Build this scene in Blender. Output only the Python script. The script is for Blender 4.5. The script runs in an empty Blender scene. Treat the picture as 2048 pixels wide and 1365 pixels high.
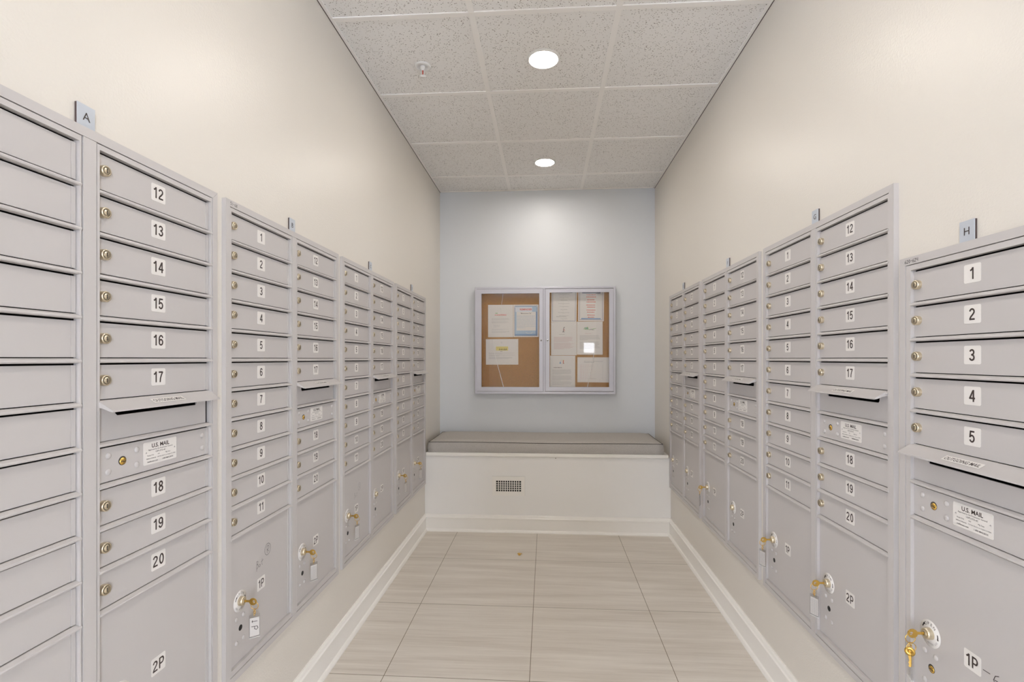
import bpy, math, random
from mathutils import Vector, Matrix
random.seed(7)
sc = bpy.context.scene
C = sc.collection
PI = math.pi

# ------------------------------------------------------------------ camera, world, exposure, light levels
CZ = 1.2975                                   # lens height above the floor
cam_d = bpy.data.cameras.new('camera'); cam = bpy.data.objects.new('camera', cam_d); C.objects.link(cam)
cam_d.sensor_width = 36.0; cam_d.lens = 988.14/2048*36
cam_d.shift_x = (1024-1030.76)/2048; cam_d.shift_y = (717.93-682.5)/2048
cam_d.clip_start = 0.02
cam.location = (0, 0, CZ); cam.rotation_euler = (PI/2, 0, 0.0624)
sc.camera = cam
sc.view_settings.view_transform = 'Standard'; sc.view_settings.look = 'None'
sc.view_settings.gamma = 1.0; sc.view_settings.exposure = 1.40
sc.view_settings.use_curve_mapping = False
w = bpy.data.worlds.new('world'); sc.world = w; w.use_nodes = True
w.node_tree.nodes['Background'].inputs[0].default_value = (0.8, 0.85, 1, 1)
w.node_tree.nodes['Background'].inputs[1].default_value = 0.3
LAMP = 52.0          # ceiling downlight lens
DAY = 14.0            # daylight fill through the unseen lobby windows
LOBBY_FILL = 3.0          # unseen lobby panels added as fill

# ------------------------------------------------------------------ materials
def mat(name, col=(0.8, 0.8, 0.8), rough=0.5, metal=0.0, spec=0.5):
    m = bpy.data.materials.new(name); m.use_nodes = True
    b = m.node_tree.nodes['Principled BSDF']
    b.inputs['Base Color'].default_value = (*col, 1); b.inputs['Roughness'].default_value = rough
    b.inputs['Metallic'].default_value = metal; b.inputs['Specular IOR Level'].default_value = spec
    return m
def nd(m, t, **kw):
    n = m.node_tree.nodes.new(t)
    for k, v in kw.items(): setattr(n, k, v)
    return n
def lk(m, a, b): m.node_tree.links.new(a, b)
def bsdf(m): return m.node_tree.nodes['Principled BSDF']
def coords(m, scale=(1, 1, 1)):
    tc = nd(m, 'ShaderNodeTexCoord'); mp = nd(m, 'ShaderNodeMapping'); mp.inputs['Scale'].default_value = scale
    lk(m, tc.outputs['Object'], mp.inputs[0]); return mp.outputs[0]
def bump(m, scale, strength, dist=0.001, detail=2, vec=None):
    n = nd(m, 'ShaderNodeTexNoise'); n.inputs['Scale'].default_value = scale; n.inputs['Detail'].default_value = detail
    lk(m, vec or coords(m), n.inputs['Vector'])
    b = nd(m, 'ShaderNodeBump'); b.inputs['Strength'].default_value = strength; b.inputs['Distance'].default_value = dist
    lk(m, n.outputs['Fac'], b.inputs['Height']); lk(m, b.outputs[0], bsdf(m).inputs['Normal'])
def noisecol(m, scale, c1, c2, vec=None, detail=4, lo=0.35, hi=0.65):
    n = nd(m, 'ShaderNodeTexNoise'); n.inputs['Scale'].default_value = scale; n.inputs['Detail'].default_value = detail
    lk(m, vec or coords(m), n.inputs['Vector'])
    r = nd(m, 'ShaderNodeValToRGB'); r.color_ramp.elements[0].position = lo; r.color_ramp.elements[1].position = hi
    r.color_ramp.elements[0].color = (*c1, 1); r.color_ramp.elements[1].color = (*c2, 1)
    lk(m, n.outputs['Fac'], r.inputs[0]); lk(m, r.outputs[0], bsdf(m).inputs['Base Color'])
    return r
def emis(name, col, s):
    m = bpy.data.materials.new(name); m.use_nodes = True; nt = m.node_tree
    nt.nodes.clear(); e = nt.nodes.new('ShaderNodeEmission'); o = nt.nodes.new('ShaderNodeOutputMaterial')
    e.inputs[0].default_value = (*col, 1); e.inputs[1].default_value = s; nt.links.new(e.outputs[0], o.inputs[0]); return m

M_wall = mat('semi_gloss_wall_paint', (0.75, 0.70, 0.62), 0.36, 0, 0.45); bump(M_wall, 170, 0.40, 0.0014)
M_back = mat('back_wall_paint', (0.73, 0.755, 0.785), 0.42, 0, 0.4); bump(M_back, 130, 0.2, 0.001)
M_trim = mat('white_trim_paint', (0.92, 0.885, 0.82), 0.3)
M_benchw = mat('white_bench_paint', (0.90, 0.875, 0.83), 0.4); bump(M_benchw, 60, 0.12, 0.001)
M_grid = mat('ceiling_grid_paint', (0.93, 0.90, 0.86), 0.45)
M_metal = mat('grey_powder_coat', (0.55, 0.515, 0.49), 0.42, 0.0, 0.5); bump(M_metal, 900, 0.12, 0.0004)
M_metal2 = mat('grey_powder_coat_trim', (0.565, 0.53, 0.505), 0.38, 0.0, 0.5); bump(M_metal2, 900, 0.10, 0.0004)
M_dark = mat('cabinet_interior', (0.02, 0.018, 0.016), 0.8)
M_nickel = mat('nickel_lock', (0.72, 0.63, 0.47), 0.3, 0.95); bump(M_nickel, 500, 0.3, 0.0004)
M_slot = mat('lock_slot', (0.05, 0.04, 0.03), 0.6)
M_brass = mat('brass', (0.80, 0.52, 0.13), 0.25, 1.0)
M_label = mat('white_label', (0.80, 0.76, 0.71), 0.5)
M_ink = mat('brown_black_ink', (0.045, 0.03, 0.025), 0.6)
M_faint = mat('pale_grey_ink', (0.30, 0.28, 0.27), 0.6)
M_pen = mat('pen_ink', (0.10, 0.09, 0.09), 0.5)
M_plate = mat('silver_letter_plate', (0.56, 0.59, 0.63), 0.3, 0.15)
M_plate_edge = mat('dark_plate_edge', (0.09, 0.06, 0.055), 0.6)
M_alu = mat('satin_aluminium', (0.56, 0.56, 0.62), 0.38, 0.4)
M_seam = mat('dark_seam', (0.06, 0.055, 0.06), 0.7)
M_paper = mat('paper', (0.72, 0.69, 0.66), 0.7)
M_paper2 = mat('tag_paper', (0.85, 0.80, 0.75), 0.6)
M_red = mat('red_print', (0.62, 0.10, 0.07), 0.6)
M_green = mat('green_print', (0.22, 0.42, 0.14), 0.6)
M_blue = mat('blue_print', (0.20, 0.32, 0.52), 0.6)
M_lblue = mat('pale_blue_print', (0.38, 0.50, 0.63), 0.6)
M_yellow = mat('yellow_print', (0.68, 0.58, 0.16), 0.6)
M_navy = mat('navy_print', (0.10, 0.11, 0.20), 0.6)
M_pink = mat('pink_print', (0.55, 0.30, 0.32), 0.6)
M_grey = mat('grey_print', (0.32, 0.31, 0.31), 0.6)
M_white = mat('white_plastic', (0.85, 0.84, 0.82), 0.35)
M_lens = emis('lamp_lens', (1.0, 0.935, 0.86), LAMP)
M_day = emis('daylight_fill', (0.70, 0.80, 1.0), DAY)
M_panel = emis('lobby_fill_glow', (1.0, 0.92, 0.83), LOBBY_FILL)

M_cork = mat('cork', (0.4, 0.2, 0.06), 0.9)
noisecol(M_cork, 300, (0.24, 0.10, 0.010), (0.47, 0.225, 0.038), detail=5)
M_cushion = mat('woven_grey_fabric', (0.2, 0.18, 0.16), 0.95, 0, 0.15)
noisecol(M_cushion, 60, (0.38, 0.35, 0.32), (0.60, 0.57, 0.53), vec=coords(M_cushion, (5, 12, 12)), detail=6, lo=0.3, hi=0.7)
bump(M_cushion, 700, 0.4, 0.001)
M_pipe = mat('dark_piping', (0.05, 0.04, 0.035), 0.9)

# acoustic tile: pale with scattered flecks
M_tile = mat('acoustic_ceiling_tile', (0.70, 0.665, 0.63), 0.9, 0, 0.2)
def acoustic(m):
    v = nd(m, 'ShaderNodeTexVoronoi'); v.inputs['Scale'].default_value = 95; v.inputs['Randomness'].default_value = 1
    lk(m, coords(m, (1, 1.5, 1)), v.inputs['Vector'])
    n = nd(m, 'ShaderNodeTexNoise'); n.inputs['Scale'].default_value = 45; lk(m, coords(m), n.inputs['Vector'])
    a = nd(m, 'ShaderNodeMath', operation='MULTIPLY_ADD'); a.inputs[1].default_value = 0.42; a.inputs[2].default_value = -0.06
    lk(m, n.outputs['Fac'], a.inputs[0])
    c = nd(m, 'ShaderNodeMath', operation='SUBTRACT'); lk(m, v.outputs['Distance'], c.inputs[0]); lk(m, a.outputs[0], c.inputs[1])
    r = nd(m, 'ShaderNodeValToRGB'); r.color_ramp.elements[0].position = 0.0; r.color_ramp.elements[1].position = 0.10
    r.color_ramp.elements[0].color = (0.22, 0.18, 0.15, 1); r.color_ramp.elements[1].color = (0.88, 0.86, 0.83, 1)
    lk(m, c.outputs[0], r.inputs[0]); lk(m, r.outputs[0], bsdf(m).inputs['Base Color'])
acoustic(M_tile)

# floor: large square porcelain tiles with fine streaks across the room, thin brown grout
FX, FY, FS = -0.6634, 3.1766, 0.5961
M_floor = mat('streaked_porcelain_tile', (0.5, 0.46, 0.4), 0.42, 0, 0.4)
def floor_mat(m):
    s1 = nd(m, 'ShaderNodeTexNoise'); s1.inputs['Scale'].default_value = 1; s1.inputs['Detail'].default_value = 5; s1.inputs['Roughness'].default_value = 0.7
    lk(m, coords(m, (3.0, 110, 1)), s1.inputs['Vector'])
    s2 = nd(m, 'ShaderNodeTexNoise'); s2.inputs['Scale'].default_value = 1; s2.inputs['Detail'].default_value = 3
    lk(m, coords(m, (1.2, 16, 1)), s2.inputs['Vector'])
    ad = nd(m, 'ShaderNodeMath', operation='ADD'); lk(m, s1.outputs['Fac'], ad.inputs[0]); lk(m, s2.outputs['Fac'], ad.inputs[1])
    r = nd(m, 'ShaderNodeValToRGB'); r.color_ramp.elements[0].position = 0.33; r.color_ramp.elements[1].position = 0.66
    r.color_ramp.elements[0].color = (0.59, 0.525, 0.445, 1); r.color_ramp.elements[1].color = (0.80, 0.745, 0.665, 1)
    h = nd(m, 'ShaderNodeMath', operation='MULTIPLY'); h.inputs[1].default_value = 0.5; lk(m, ad.outputs[0], h.inputs[0]); lk(m, h.outputs[0], r.inputs[0])
    tc = nd(m, 'ShaderNodeTexCoord'); mp = nd(m, 'ShaderNodeMapping'); mp.inputs['Location'].default_value = (-FX, -FY, 0)
    lk(m, tc.outputs['Object'], mp.inputs[0]); sp = nd(m, 'ShaderNodeSeparateXYZ'); lk(m, mp.outputs[0], sp.inputs[0])
    ms = []
    for k in (0, 1):
        d = nd(m, 'ShaderNodeMath', operation='DIVIDE'); d.inputs[1].default_value = FS; lk(m, sp.outputs[k], d.inputs[0])
        f = nd(m, 'ShaderNodeMath', operation='PINGPONG'); f.inputs[1].default_value = 0.5; lk(m, d.outputs[0], f.inputs[0])
        l = nd(m, 'ShaderNodeMath', operation='LESS_THAN'); l.inputs[1].default_value = 0.0024; lk(m, f.outputs[0], l.inputs[0]); ms.append(l)
    mx = nd(m, 'ShaderNodeMath', operation='MAXIMUM'); lk(m, ms[0].outputs[0], mx.inputs[0]); lk(m, ms[1].outputs[0], mx.inputs[1])
    mix = nd(m, 'ShaderNodeMix', data_type='RGBA'); lk(m, mx.outputs[0], mix.inputs['Factor']); lk(m, r.outputs[0], mix.inputs['A'])
    mix.inputs['B'].default_value = (0.20, 0.16, 0.10, 1)
    lk(m, mix.outputs['Result'], bsdf(m).inputs['Base Color'])
floor_mat(M_floor)

def glassy(name, tint=(1, 1, 1), amount=1.0):
    m = bpy.data.materials.new(name); m.use_nodes = True; nt = m.node_tree; nt.nodes.clear()
    t = nt.nodes.new('ShaderNodeBsdfTransparent'); t.inputs[0].default_value = (*tint, 1)
    g = nt.nodes.new('ShaderNodeBsdfGlossy'); g.inputs['Roughness'].default_value = 0.02
    lw = nt.nodes.new('ShaderNodeLayerWeight'); lw.inputs[0].default_value = 0.5
    pw = nt.nodes.new('ShaderNodeMath'); pw.operation = 'POWER'; pw.inputs[1].default_value = 5; nt.links.new(lw.outputs['Facing'], pw.inputs[0])
    f = nt.nodes.new('ShaderNodeMath'); f.operation = 'MULTIPLY_ADD'; f.inputs[1].default_value = 0.6*amount; f.inputs[2].default_value = 0.035*amount; nt.links.new(pw.outputs[0], f.inputs[0])
    x = nt.nodes.new('ShaderNodeMixShader'); o = nt.nodes.new('ShaderNodeOutputMaterial')
    nt.links.new(f.outputs[0], x.inputs[0]); nt.links.new(t.outputs[0], x.inputs[1]); nt.links.new(g.outputs[0], x.inputs[2]); nt.links.new(x.outputs[0], o.inputs[0])
    return m
M_glass = glassy('clear_acrylic')
M_sleeve = glassy('clear_tag_plastic', (0.93, 0.93, 0.93))

# ------------------------------------------------------------------ mesh building helpers
_txt = {}
def text_geo(s, bold=0.0):
    key = (s, bold)
    if key not in _txt:
        cu = bpy.data.curves.new('t', 'FONT'); cu.body = s; cu.size = 1.0; cu.resolution_u = 3; cu.offset = bold
        cu.fill_mode = 'FRONT'
        o = bpy.data.objects.new('t', cu); C.objects.link(o)
        dg = bpy.context.evaluated_depsgraph_get(); me = o.evaluated_get(dg).to_mesh()
        vs = [tuple(v.co[:2]) for v in me.vertices]; fs = [tuple(p.vertices) for p in me.polygons]
        nz = [p.normal.z for p in me.polygons]
        fs = [f if n >= 0 else f[::-1] for f, n in zip(fs, nz)]
        C.objects.unlink(o); bpy.data.objects.remove(o); bpy.data.curves.remove(cu)
        _txt[key] = (vs, fs)
    return _txt[key]

def _arc(cx, cz, rx, rz, a0, a1, n=14):
    return [(cx+rx*math.cos(math.radians(a0+(a1-a0)*k/n)), cz+rz*math.sin(math.radians(a0+(a1-a0)*k/n))) for k in range(n+1)]
# width and centre lines of plain sans-serif figures one unit high
GLYPH = {
 '1': (0.40, [[(0.29, 0), (0.29, 1.0)], [(0.02, 0.74), (0.14, 0.79), (0.235, 0.88), (0.275, 0.98)]]),
 '2': (0.56, [_arc(0.28, 0.71, 0.205, 0.215, 175, -25)+[(0.36, 0.47), (0.17, 0.28), (0.085, 0.12), (0.08, 0.072)], [(0.02, 0.072), (0.55, 0.072)]]),
 '3': (0.56, [_arc(0.27, 0.73, 0.185, 0.195, 165, -90, 16), _arc(0.27, 0.285, 0.205, 0.215, 90, -170, 18), [(0.20, 0.52), (0.29, 0.52)]]),
 '4': (0.60, [[(0.44, 0), (0.44, 1.0)], [(0.40, 0.93), (0.09, 0.30)], [(0.02, 0.295), (0.60, 0.295)]]),
 '5': (0.56, [[(0.52, 0.928), (0.14, 0.928), (0.09, 0.50)]+_arc(0.275, 0.335, 0.205, 0.265, 140, -160, 18)]),
 '6': (0.56, [_arc(0.285, 0.32, 0.205, 0.248, 90, 450, 24), _arc(0.30, 0.55, 0.225, 0.378, 28, 222, 16)]),
 '7': (0.55, [[(0.02, 0.928), (0.50, 0.928)], [(0.49, 0.96), (0.33, 0.66), (0.22, 0.34), (0.19, 0)]]),
 '8': (0.56, [_arc(0.28, 0.735, 0.175, 0.193, 90, 450, 22), _arc(0.28, 0.29, 0.205, 0.218, 90, 450, 24)]),
 '9': (0.56, [_arc(0.275, 0.68, 0.205, 0.248, 90, 450, 24), _arc(0.26, 0.45, 0.225, 0.378, 208, 402, 16)]),
 '0': (0.56, [_arc(0.28, 0.5, 0.205, 0.428, 90, 450, 28)]),
 'P': (0.60, [[(0.08, 0), (0.08, 1.0)], [(0.08, 0.93), (0.34, 0.93)]+_arc(0.34, 0.68, 0.185, 0.25, 90, -90, 14)+[(0.08, 0.43)]])}

class MB:
    """collects faces in a local frame: x right, y away from the viewer, z up"""
    def __init__(s): s.v = []; s.f = []; s.m = []; s.mats = []; s.sm = []
    def mi(s, m):
        if m not in s.mats: s.mats.append(m)
        return s.mats.index(m)
    def add(s, vs, fs, m, smooth=False):
        b = len(s.v); s.v += [tuple(v) for v in vs]; k = s.mi(m)
        for f in fs: s.f.append(tuple(b+i for i in f)); s.m.append(k); s.sm.append(smooth)
        return s
    def box(s, x0, x1, y0, y1, z0, z1, m):
        v = [(x0,y0,z0),(x1,y0,z0),(x1,y1,z0),(x0,y1,z0),(x0,y0,z1),(x1,y0,z1),(x1,y1,z1),(x0,y1,z1)]
        return s.add(v, [(0,3,2,1),(4,5,6,7),(0,1,5,4),(1,2,6,5),(2,3,7,6),(3,0,4,7)], m)
    def prism(s, prof, axis, a, b, m, smooth=False, cap=True):
        """profile = list of 2-D points; axis 'x': (y,z), 'y': (x,z), 'z': (x,y)"""
        n = len(prof)
        def P(p, t): return {'x': (t, p[0], p[1]), 'y': (p[0], t, p[1]), 'z': (p[0], p[1], t)}[axis]
        v = [P(p, a) for p in prof]+[P(p, b) for p in prof]
        area = sum(prof[i][0]*prof[(i+1) % n][1]-prof[(i+1) % n][0]*prof[i][1] for i in range(n))
        flip = (area < 0) ^ (axis == 'y')
        side = [(i, (i+1) % n, n+(i+1) % n, n+i) for i in range(n)]
        caps = [tuple(range(n))[::-1], tuple(range(n, 2*n))] if cap else []
        if flip: side = [f[::-1] for f in side]; caps = [f[::-1] for f in caps]
        s.add(v, side, m, smooth)
        if cap: s.add(v, caps, m)
        return s
    def lathe(s, prof, c, m, axis='y', n=24, smooth=True):
        """profile of (radius, height) turned about an axis; for 'y' height points towards the viewer (-y)"""
        vs = []; fs = []
        for r, h in prof:
            for i in range(n):
                a = 2*PI*i/n; u, w = r*math.cos(a), r*math.sin(a)
                vs.append((c[0]+u, c[1]-h, c[2]+w) if axis == 'y' else (c[0]+u, c[1]+w, c[2]+h))
        k = len(prof)
        for j in range(k-1):
            for i in range(n):
                i2 = (i+1) % n; fs.append((j*n+i, j*n+i2, (j+1)*n+i2, (j+1)*n+i))
        s.add(vs, fs, m, smooth)
        if prof[-1][0] > 1e-6: s.add(vs, [tuple((k-1)*n+i for i in range(n))], m)
        return s
    def tube(s, pts, r, m, n=8, closed=False):
        pts = [Vector(p) for p in pts]; k = len(pts); vs = []; fs = []
        up = Vector((0.31, 0.17, 0.93)).normalized()
        for i, p in enumerate(pts):
            a = pts[(i-1) % k] if closed or i > 0 else p; b = pts[(i+1) % k] if closed or i < k-1 else p
            t = (b-a).normalized(); u = t.cross(up)
            if u.length < 1e-4: u = t.cross(Vector((1, 0, 0)))
            u.normalize(); w = t.cross(u)
            for j in range(n):
                an = 2*PI*j/n; vs.append(tuple(p+u*(r*math.cos(an))+w*(r*math.sin(an))))
        for i in range(k if closed else k-1):
            i2 = (i+1) % k
            for j in range(n): j2 = (j+1) % n; fs.append((i*n+j, i*n+j2, i2*n+j2, i2*n+j))
        s.add(vs, fs, m, True)
        if not closed: s.add(vs, [tuple(range(n))[::-1], tuple((k-1)*n+j for j in range(n))], m)
        return s
    def ring(s, c, R, r, m, ax='y', n=20, sq=1.0):
        pts = []
        for i in range(n):
            a = 2*PI*i/n; u, w = R*math.cos(a), R*sq*math.sin(a)
            pts.append({'y': (c[0]+u, c[1], c[2]+w), 'x': (c[0], c[1]+u, c[2]+w), 'z': (c[0]+u, c[1]+w, c[2])}[ax])
        return s.tube(pts, r, m, 6, True)
    def rrect(s, cx, cz, w, h, y, t, m, r=0.004, n=4):
        prof = []
        for (sx, sz, a0) in ((1, 1, 0), (-1, 1, PI/2), (-1, -1, PI), (1, -1, 1.5*PI)):
            for i in range(n+1):
                a = a0+PI/2*i/n; prof.append((cx+sx*(w/2-r)+r*math.cos(a), cz+sz*(h/2-r)+r*math.sin(a)))
        return s.prism(prof, 'y', y-t, y, m)
    def text(s, t, cx, cz, y, h, m, bold=0.0, sx=1.0, M=None, maxw=None):
        """letters facing -y, h = height of the letters' bounding box"""
        vs, fs = text_geo(t, bold)
        xs = [v[0] for v in vs]; zs = [v[1] for v in vs]; cv, _ = text_geo('H', bold)
        H = max(v[1] for v in cv)-min(v[1] for v in cv); k = h/H
        W = (max(xs)-min(xs))*k*sx
        if maxw and W > maxw: sx *= maxw/W
        mx = (max(xs)+min(xs))/2; mz = H/2
        out = []
        for a, b in vs:
            p = Vector(((a-mx)*k*sx, 0, (b-mz)*k))
            if M: p = M @ p
            out.append((p.x+cx, y+p.y, p.z+cz))
        return s.add(out, fs, m)
    def digits(s, t, cx, cz, y, h, m, gap=0.17, sx=1.0):
        adv = [GLYPH[c][0]*sx for c in t]; W = sum(adv)+gap*sx*(len(t)-1); x = -W/2
        for c, a in zip(t, adv):
            for n, pts in enumerate(GLYPH[c][1]): s.ribbon([(cx+(x+p*sx)*h, cz+(q-0.5)*h) for p, q in pts], 0.145*h, y-0.00002*n, m)
            x += a+gap*sx
        return s
    def ribbon(s, pts, wd, y, m):
        pts = [p for i, p in enumerate(pts) if i == 0 or math.hypot(p[0]-pts[i-1][0], p[1]-pts[i-1][1]) > 1e-6]
        n = len(pts); closed = n > 3 and math.hypot(pts[0][0]-pts[-1][0], pts[0][1]-pts[-1][1]) < 1e-7
        if closed: pts = pts[:-1]; n -= 1
        L, R = [], []
        for i in range(n):
            a = pts[i-1] if closed or i else None; b = pts[(i+1) % n] if closed or i < n-1 else None; p = pts[i]; ds = []
            for u, v in ((a, p), (p, b)):
                if u and v: l = math.hypot(v[0]-u[0], v[1]-u[1]); ds.append(((v[0]-u[0])/l, (v[1]-u[1])/l))
            if len(ds) == 2:
                tx, tz = ds[0][0]+ds[1][0], ds[0][1]+ds[1][1]; l = math.hypot(tx, tz); tx /= l; tz /= l
                k = min(1/max(abs(tx*ds[0][0]+tz*ds[0][1]), 0.3), 2.6)
            else: tx, tz = ds[0]; k = 1
            L.append((p[0]-tz*wd/2*k, y, p[1]+tx*wd/2*k)); R.append((p[0]+tz*wd/2*k, y, p[1]-tx*wd/2*k))
        fs = [(n+i, n+(i+1) % n, (i+1) % n, i) for i in range(n if closed else n-1)]
        return s.add(L+R, fs, m)
    def stroke(s, pts, wd, y, m, cx=0, cz=0, k=1):
        for (a, b), (c, d) in zip(pts[:-1], pts[1:]):
            a, b, c, d = cx+a*k, cz+b*k, cx+c*k, cz+d*k; l = math.hypot(c-a, d-b) or 1
            nx, nz = -(d-b)/l*wd/2, (c-a)/l*wd/2
            ex, ez = (c-a)/l*wd/3, (d-b)/l*wd/3
            s.add([(a-ex-nx, y, b-ez-nz), (c+ex-nx, y, d+ez-nz), (c+ex+nx, y, d+ez+nz), (a-ex+nx, y, b-ez+nz)], [(0, 1, 2, 3)], m)
        return s
    def quad(s, x0, x1, z0, z1, y, m): return s.add([(x0, y, z0), (x1, y, z0), (x1, y, z1), (x0, y, z1)], [(0, 1, 2, 3)], m)
    def mesh(s, name):
        me = bpy.data.meshes.new(name); me.from_pydata(s.v, [], s.f)
        for m in s.mats: me.materials.append(m)
        for p, k, sm in zip(me.polygons, s.m, s.sm): p.material_index = k; p.use_smooth = sm
        me.update(); return me
    def build(s, name, parent=None, loc=(0, 0, 0), rz=0, bevel=0):
        return put(name, s.mesh(name), parent, loc, rz, bevel)

def put(name, me, parent=None, loc=(0, 0, 0), rz=0, bevel=0):
    o = bpy.data.objects.new(name, me); C.objects.link(o); o.location = loc; o.rotation_euler = (0, 0, rz)
    if parent: o.parent = parent
    if bevel:
        b = o.modifiers.new('bevel', 'BEVEL'); b.width = bevel; b.segments = 2; b.limit_method = 'ANGLE'; b.angle_limit = math.radians(40)
    return o
def tag(o, label=None, cat=None, group=None, kind=None):
    for k, v in (('label', label), ('category', cat), ('group', group), ('kind', kind)):
        if v: o[k] = v
    return o
def empty(name, loc, rz=0, label=None, cat=None, group=None):
    o = bpy.data.objects.new(name, None); C.objects.link(o); o.location = loc; o.rotation_euler = (0, 0, rz)
    o.empty_display_size = 0.05
    return tag(o, label, cat, group)
def struct(name, mb, bevel=0):
    return tag(mb.build(name, bevel=bevel), kind='structure')

# ------------------------------------------------------------------ the room
XL, XR, BY, CH = -0.9166, 0.9121, 4.222, 1.2975+1.4421
TH = 0.11                         # wall thickness
Y0 = -0.75                        # where the mail room opens to the lobby behind the camera
OUT = 0.013                       # how far cabinet trims stand out from the wall
ZT, ZB = CZ+0.456, CZ-0.940       # cabinet outer top and bottom
LEFT = [('A', 0.545, 1.307), ('B', 1.343, 2.104), ('C', 2.144, 2.889), ('D', 2.932, 3.665)]
RIGHT = [('E', 2.967, 3.682), ('F', 2.158, 2.923), ('G', 1.340, 2.114)]
HY0, HY1, HT, HB = 0.911, 1.318, CZ+0.252, CZ-0.868
BENCH = 3.686
INS = 0.008                       # opening is this much smaller than the trim

def wall_x(name, xa, xb, y0, y1, holes):
    """wall slab between xa and xb with rectangular openings (ya, yb, za, zb)"""
    mb = MB(); holes = sorted(holes); y = y0
    for ya, yb, za, zb in holes:
        if ya > y: mb.box(xa, xb, y, ya, 0, CH+0.05, M_wall)
        mb.box(xa, xb, ya, yb, 0, za, M_wall); mb.box(xa, xb, ya, yb, zb, CH+0.05, M_wall); y = yb
    mb.box(xa, xb, y, y1, 0, CH+0.05, M_wall)
    struct(name, mb)
wall_x('wall_left', XL-TH, XL, Y0, BY+TH, [(a+INS, b-INS, ZB+INS, ZT-INS) for _, a, b in LEFT])
wall_x('wall_right', XR, XR+TH, Y0, BY+TH, [(a+INS, b-INS, ZB+INS, ZT-INS) for _, a, b in RIGHT]+[(HY0+INS, HY1-INS, HB+INS, HT-INS)])
struct('wall_back', MB().box(XL, XR, BY, BY+TH, 0, CH+0.05, M_back))
# lobby behind the camera
LX, LY = 2.5, -3.3
struct('wall_lobby_left', MB().box(-LX-TH, -LX, LY-TH, Y0, 0, CH+0.05, M_wall))
struct('wall_lobby_right', MB().box(LX, LX+TH, LY-TH, Y0, 0, CH+0.05, M_wall))
struct('wall_lobby_front_left', MB().box(-LX, XL-TH, Y0, Y0+TH, 0, CH+0.05, M_wall))
struct('wall_lobby_front_right', MB().box(XR+TH, LX, Y0, Y0+TH, 0, CH+0.05, M_wall))
WINS = [(-2.42, -1.62, 0.35, 2.35), (1.62, 2.42, 0.35, 2.35)]  # unseen windows added for daylight from behind, clear of the glass reflection
mb = MB(); x = -LX
for a, b, za, zb in WINS:
    mb.box(x, a, LY-TH, LY, 0, CH+0.05, M_wall); mb.box(a, b, LY-TH, LY, 0, za, M_wall); mb.box(a, b, LY-TH, LY, zb, CH+0.05, M_wall); x = b
mb.box(x, LX, LY-TH, LY, 0, CH+0.05, M_wall)
struct('wall_rear', mb)
for k, (a, b, za, zb) in enumerate(WINS):
    mb = MB(); mb.box(a, b, LY-0.07, LY-0.06, za, zb, M_day)
    for u in (a, (a+b)/2-0.02, b-0.04): mb.box(u, u+0.04, LY-0.055, LY-0.01, za, zb, M_trim)
    for u in (za, zb-0.04): mb.box(a, b, LY-0.055, LY-0.01, u, u+0.04, M_trim)
    struct('window_%d' % (k+1), mb)
struct('window_3', MB().box(0.88, 1.12, LY-0.002, LY+0.012, CZ+0.14, CZ+0.37, emis('reflection_glow_emission', (0.9, 0.93, 1.0), 5)))  # unseen glowing panel added for the bright patch in the case glass
struct('floor', MB().box(-LX-TH, LX+TH, LY-TH, BY+TH, -0.05, 0, M_floor))
struct('ceiling', MB().box(-LX-TH, LX+TH, LY-TH, BY+TH, CH, CH+0.05, M_tile))
# ceiling grid
TX, TY, TS = -0.3119, 2.0463, 0.6096
mb = MB(); g = 0.0125; zc = CH-0.004
ks = [k for k in range(-5, 6)]
for k in ks:
    x = TX+k*TS
    if XL+0.05 < x < XR-0.05: mb.box(x-g, x+g, Y0, BY, zc, CH+0.001, M_grid)
for k in range(-5, 5):
    y = TY+k*TS
    if y > Y0: mb.box(XL, XR, y-g, y+g, zc-0.0004, CH+0.001, M_grid)
mb.box(XL, XL+0.016, Y0, BY, zc-0.001, CH+0.001, M_grid); mb.box(XR-0.016, XR, Y0, BY, zc-0.001, CH+0.001, M_grid)
mb.box(XL, XR, BY-0.012, BY, zc-0.001, CH+0.001, M_grid)
struct('trim_1', mb)
# dark strip painting in the shadow line where wall angle meets wall
mb = MB(); mb.box(XL, XL+0.003, Y0, BY, zc-0.0025, zc-0.001, M_plate_edge); mb.box(XR-0.003, XR, Y0, BY, zc-0.0025, zc-0.001, M_plate_edge)
struct('shadow_line', mb)

# baseboards (profile: distance from wall, height)
BP = [(0, 0), (0.024, 0), (0.024, 0.006), (0.020, 0.016), (0.0135, 0.021), (0.0135, 0.096), (0.0175, 0.0985), (0.0175, 0.106), (0.012, 0.110), (0.0095, 0.120), (0.006, 0.1265), (0, 0.1265)]
yb = BENCH
struct('baseboard_left', MB().prism([(XL+d, z) for d, z in BP], 'y', Y0, yb, M_trim))
struct('baseboard_right', MB().prism([(XR-d, z) for d, z in BP], 'y', Y0, yb, M_trim))
struct('baseboard_back', MB().prism([(yb-d, z) for d, z in BP], 'x', XL, XR, M_trim))

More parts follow.
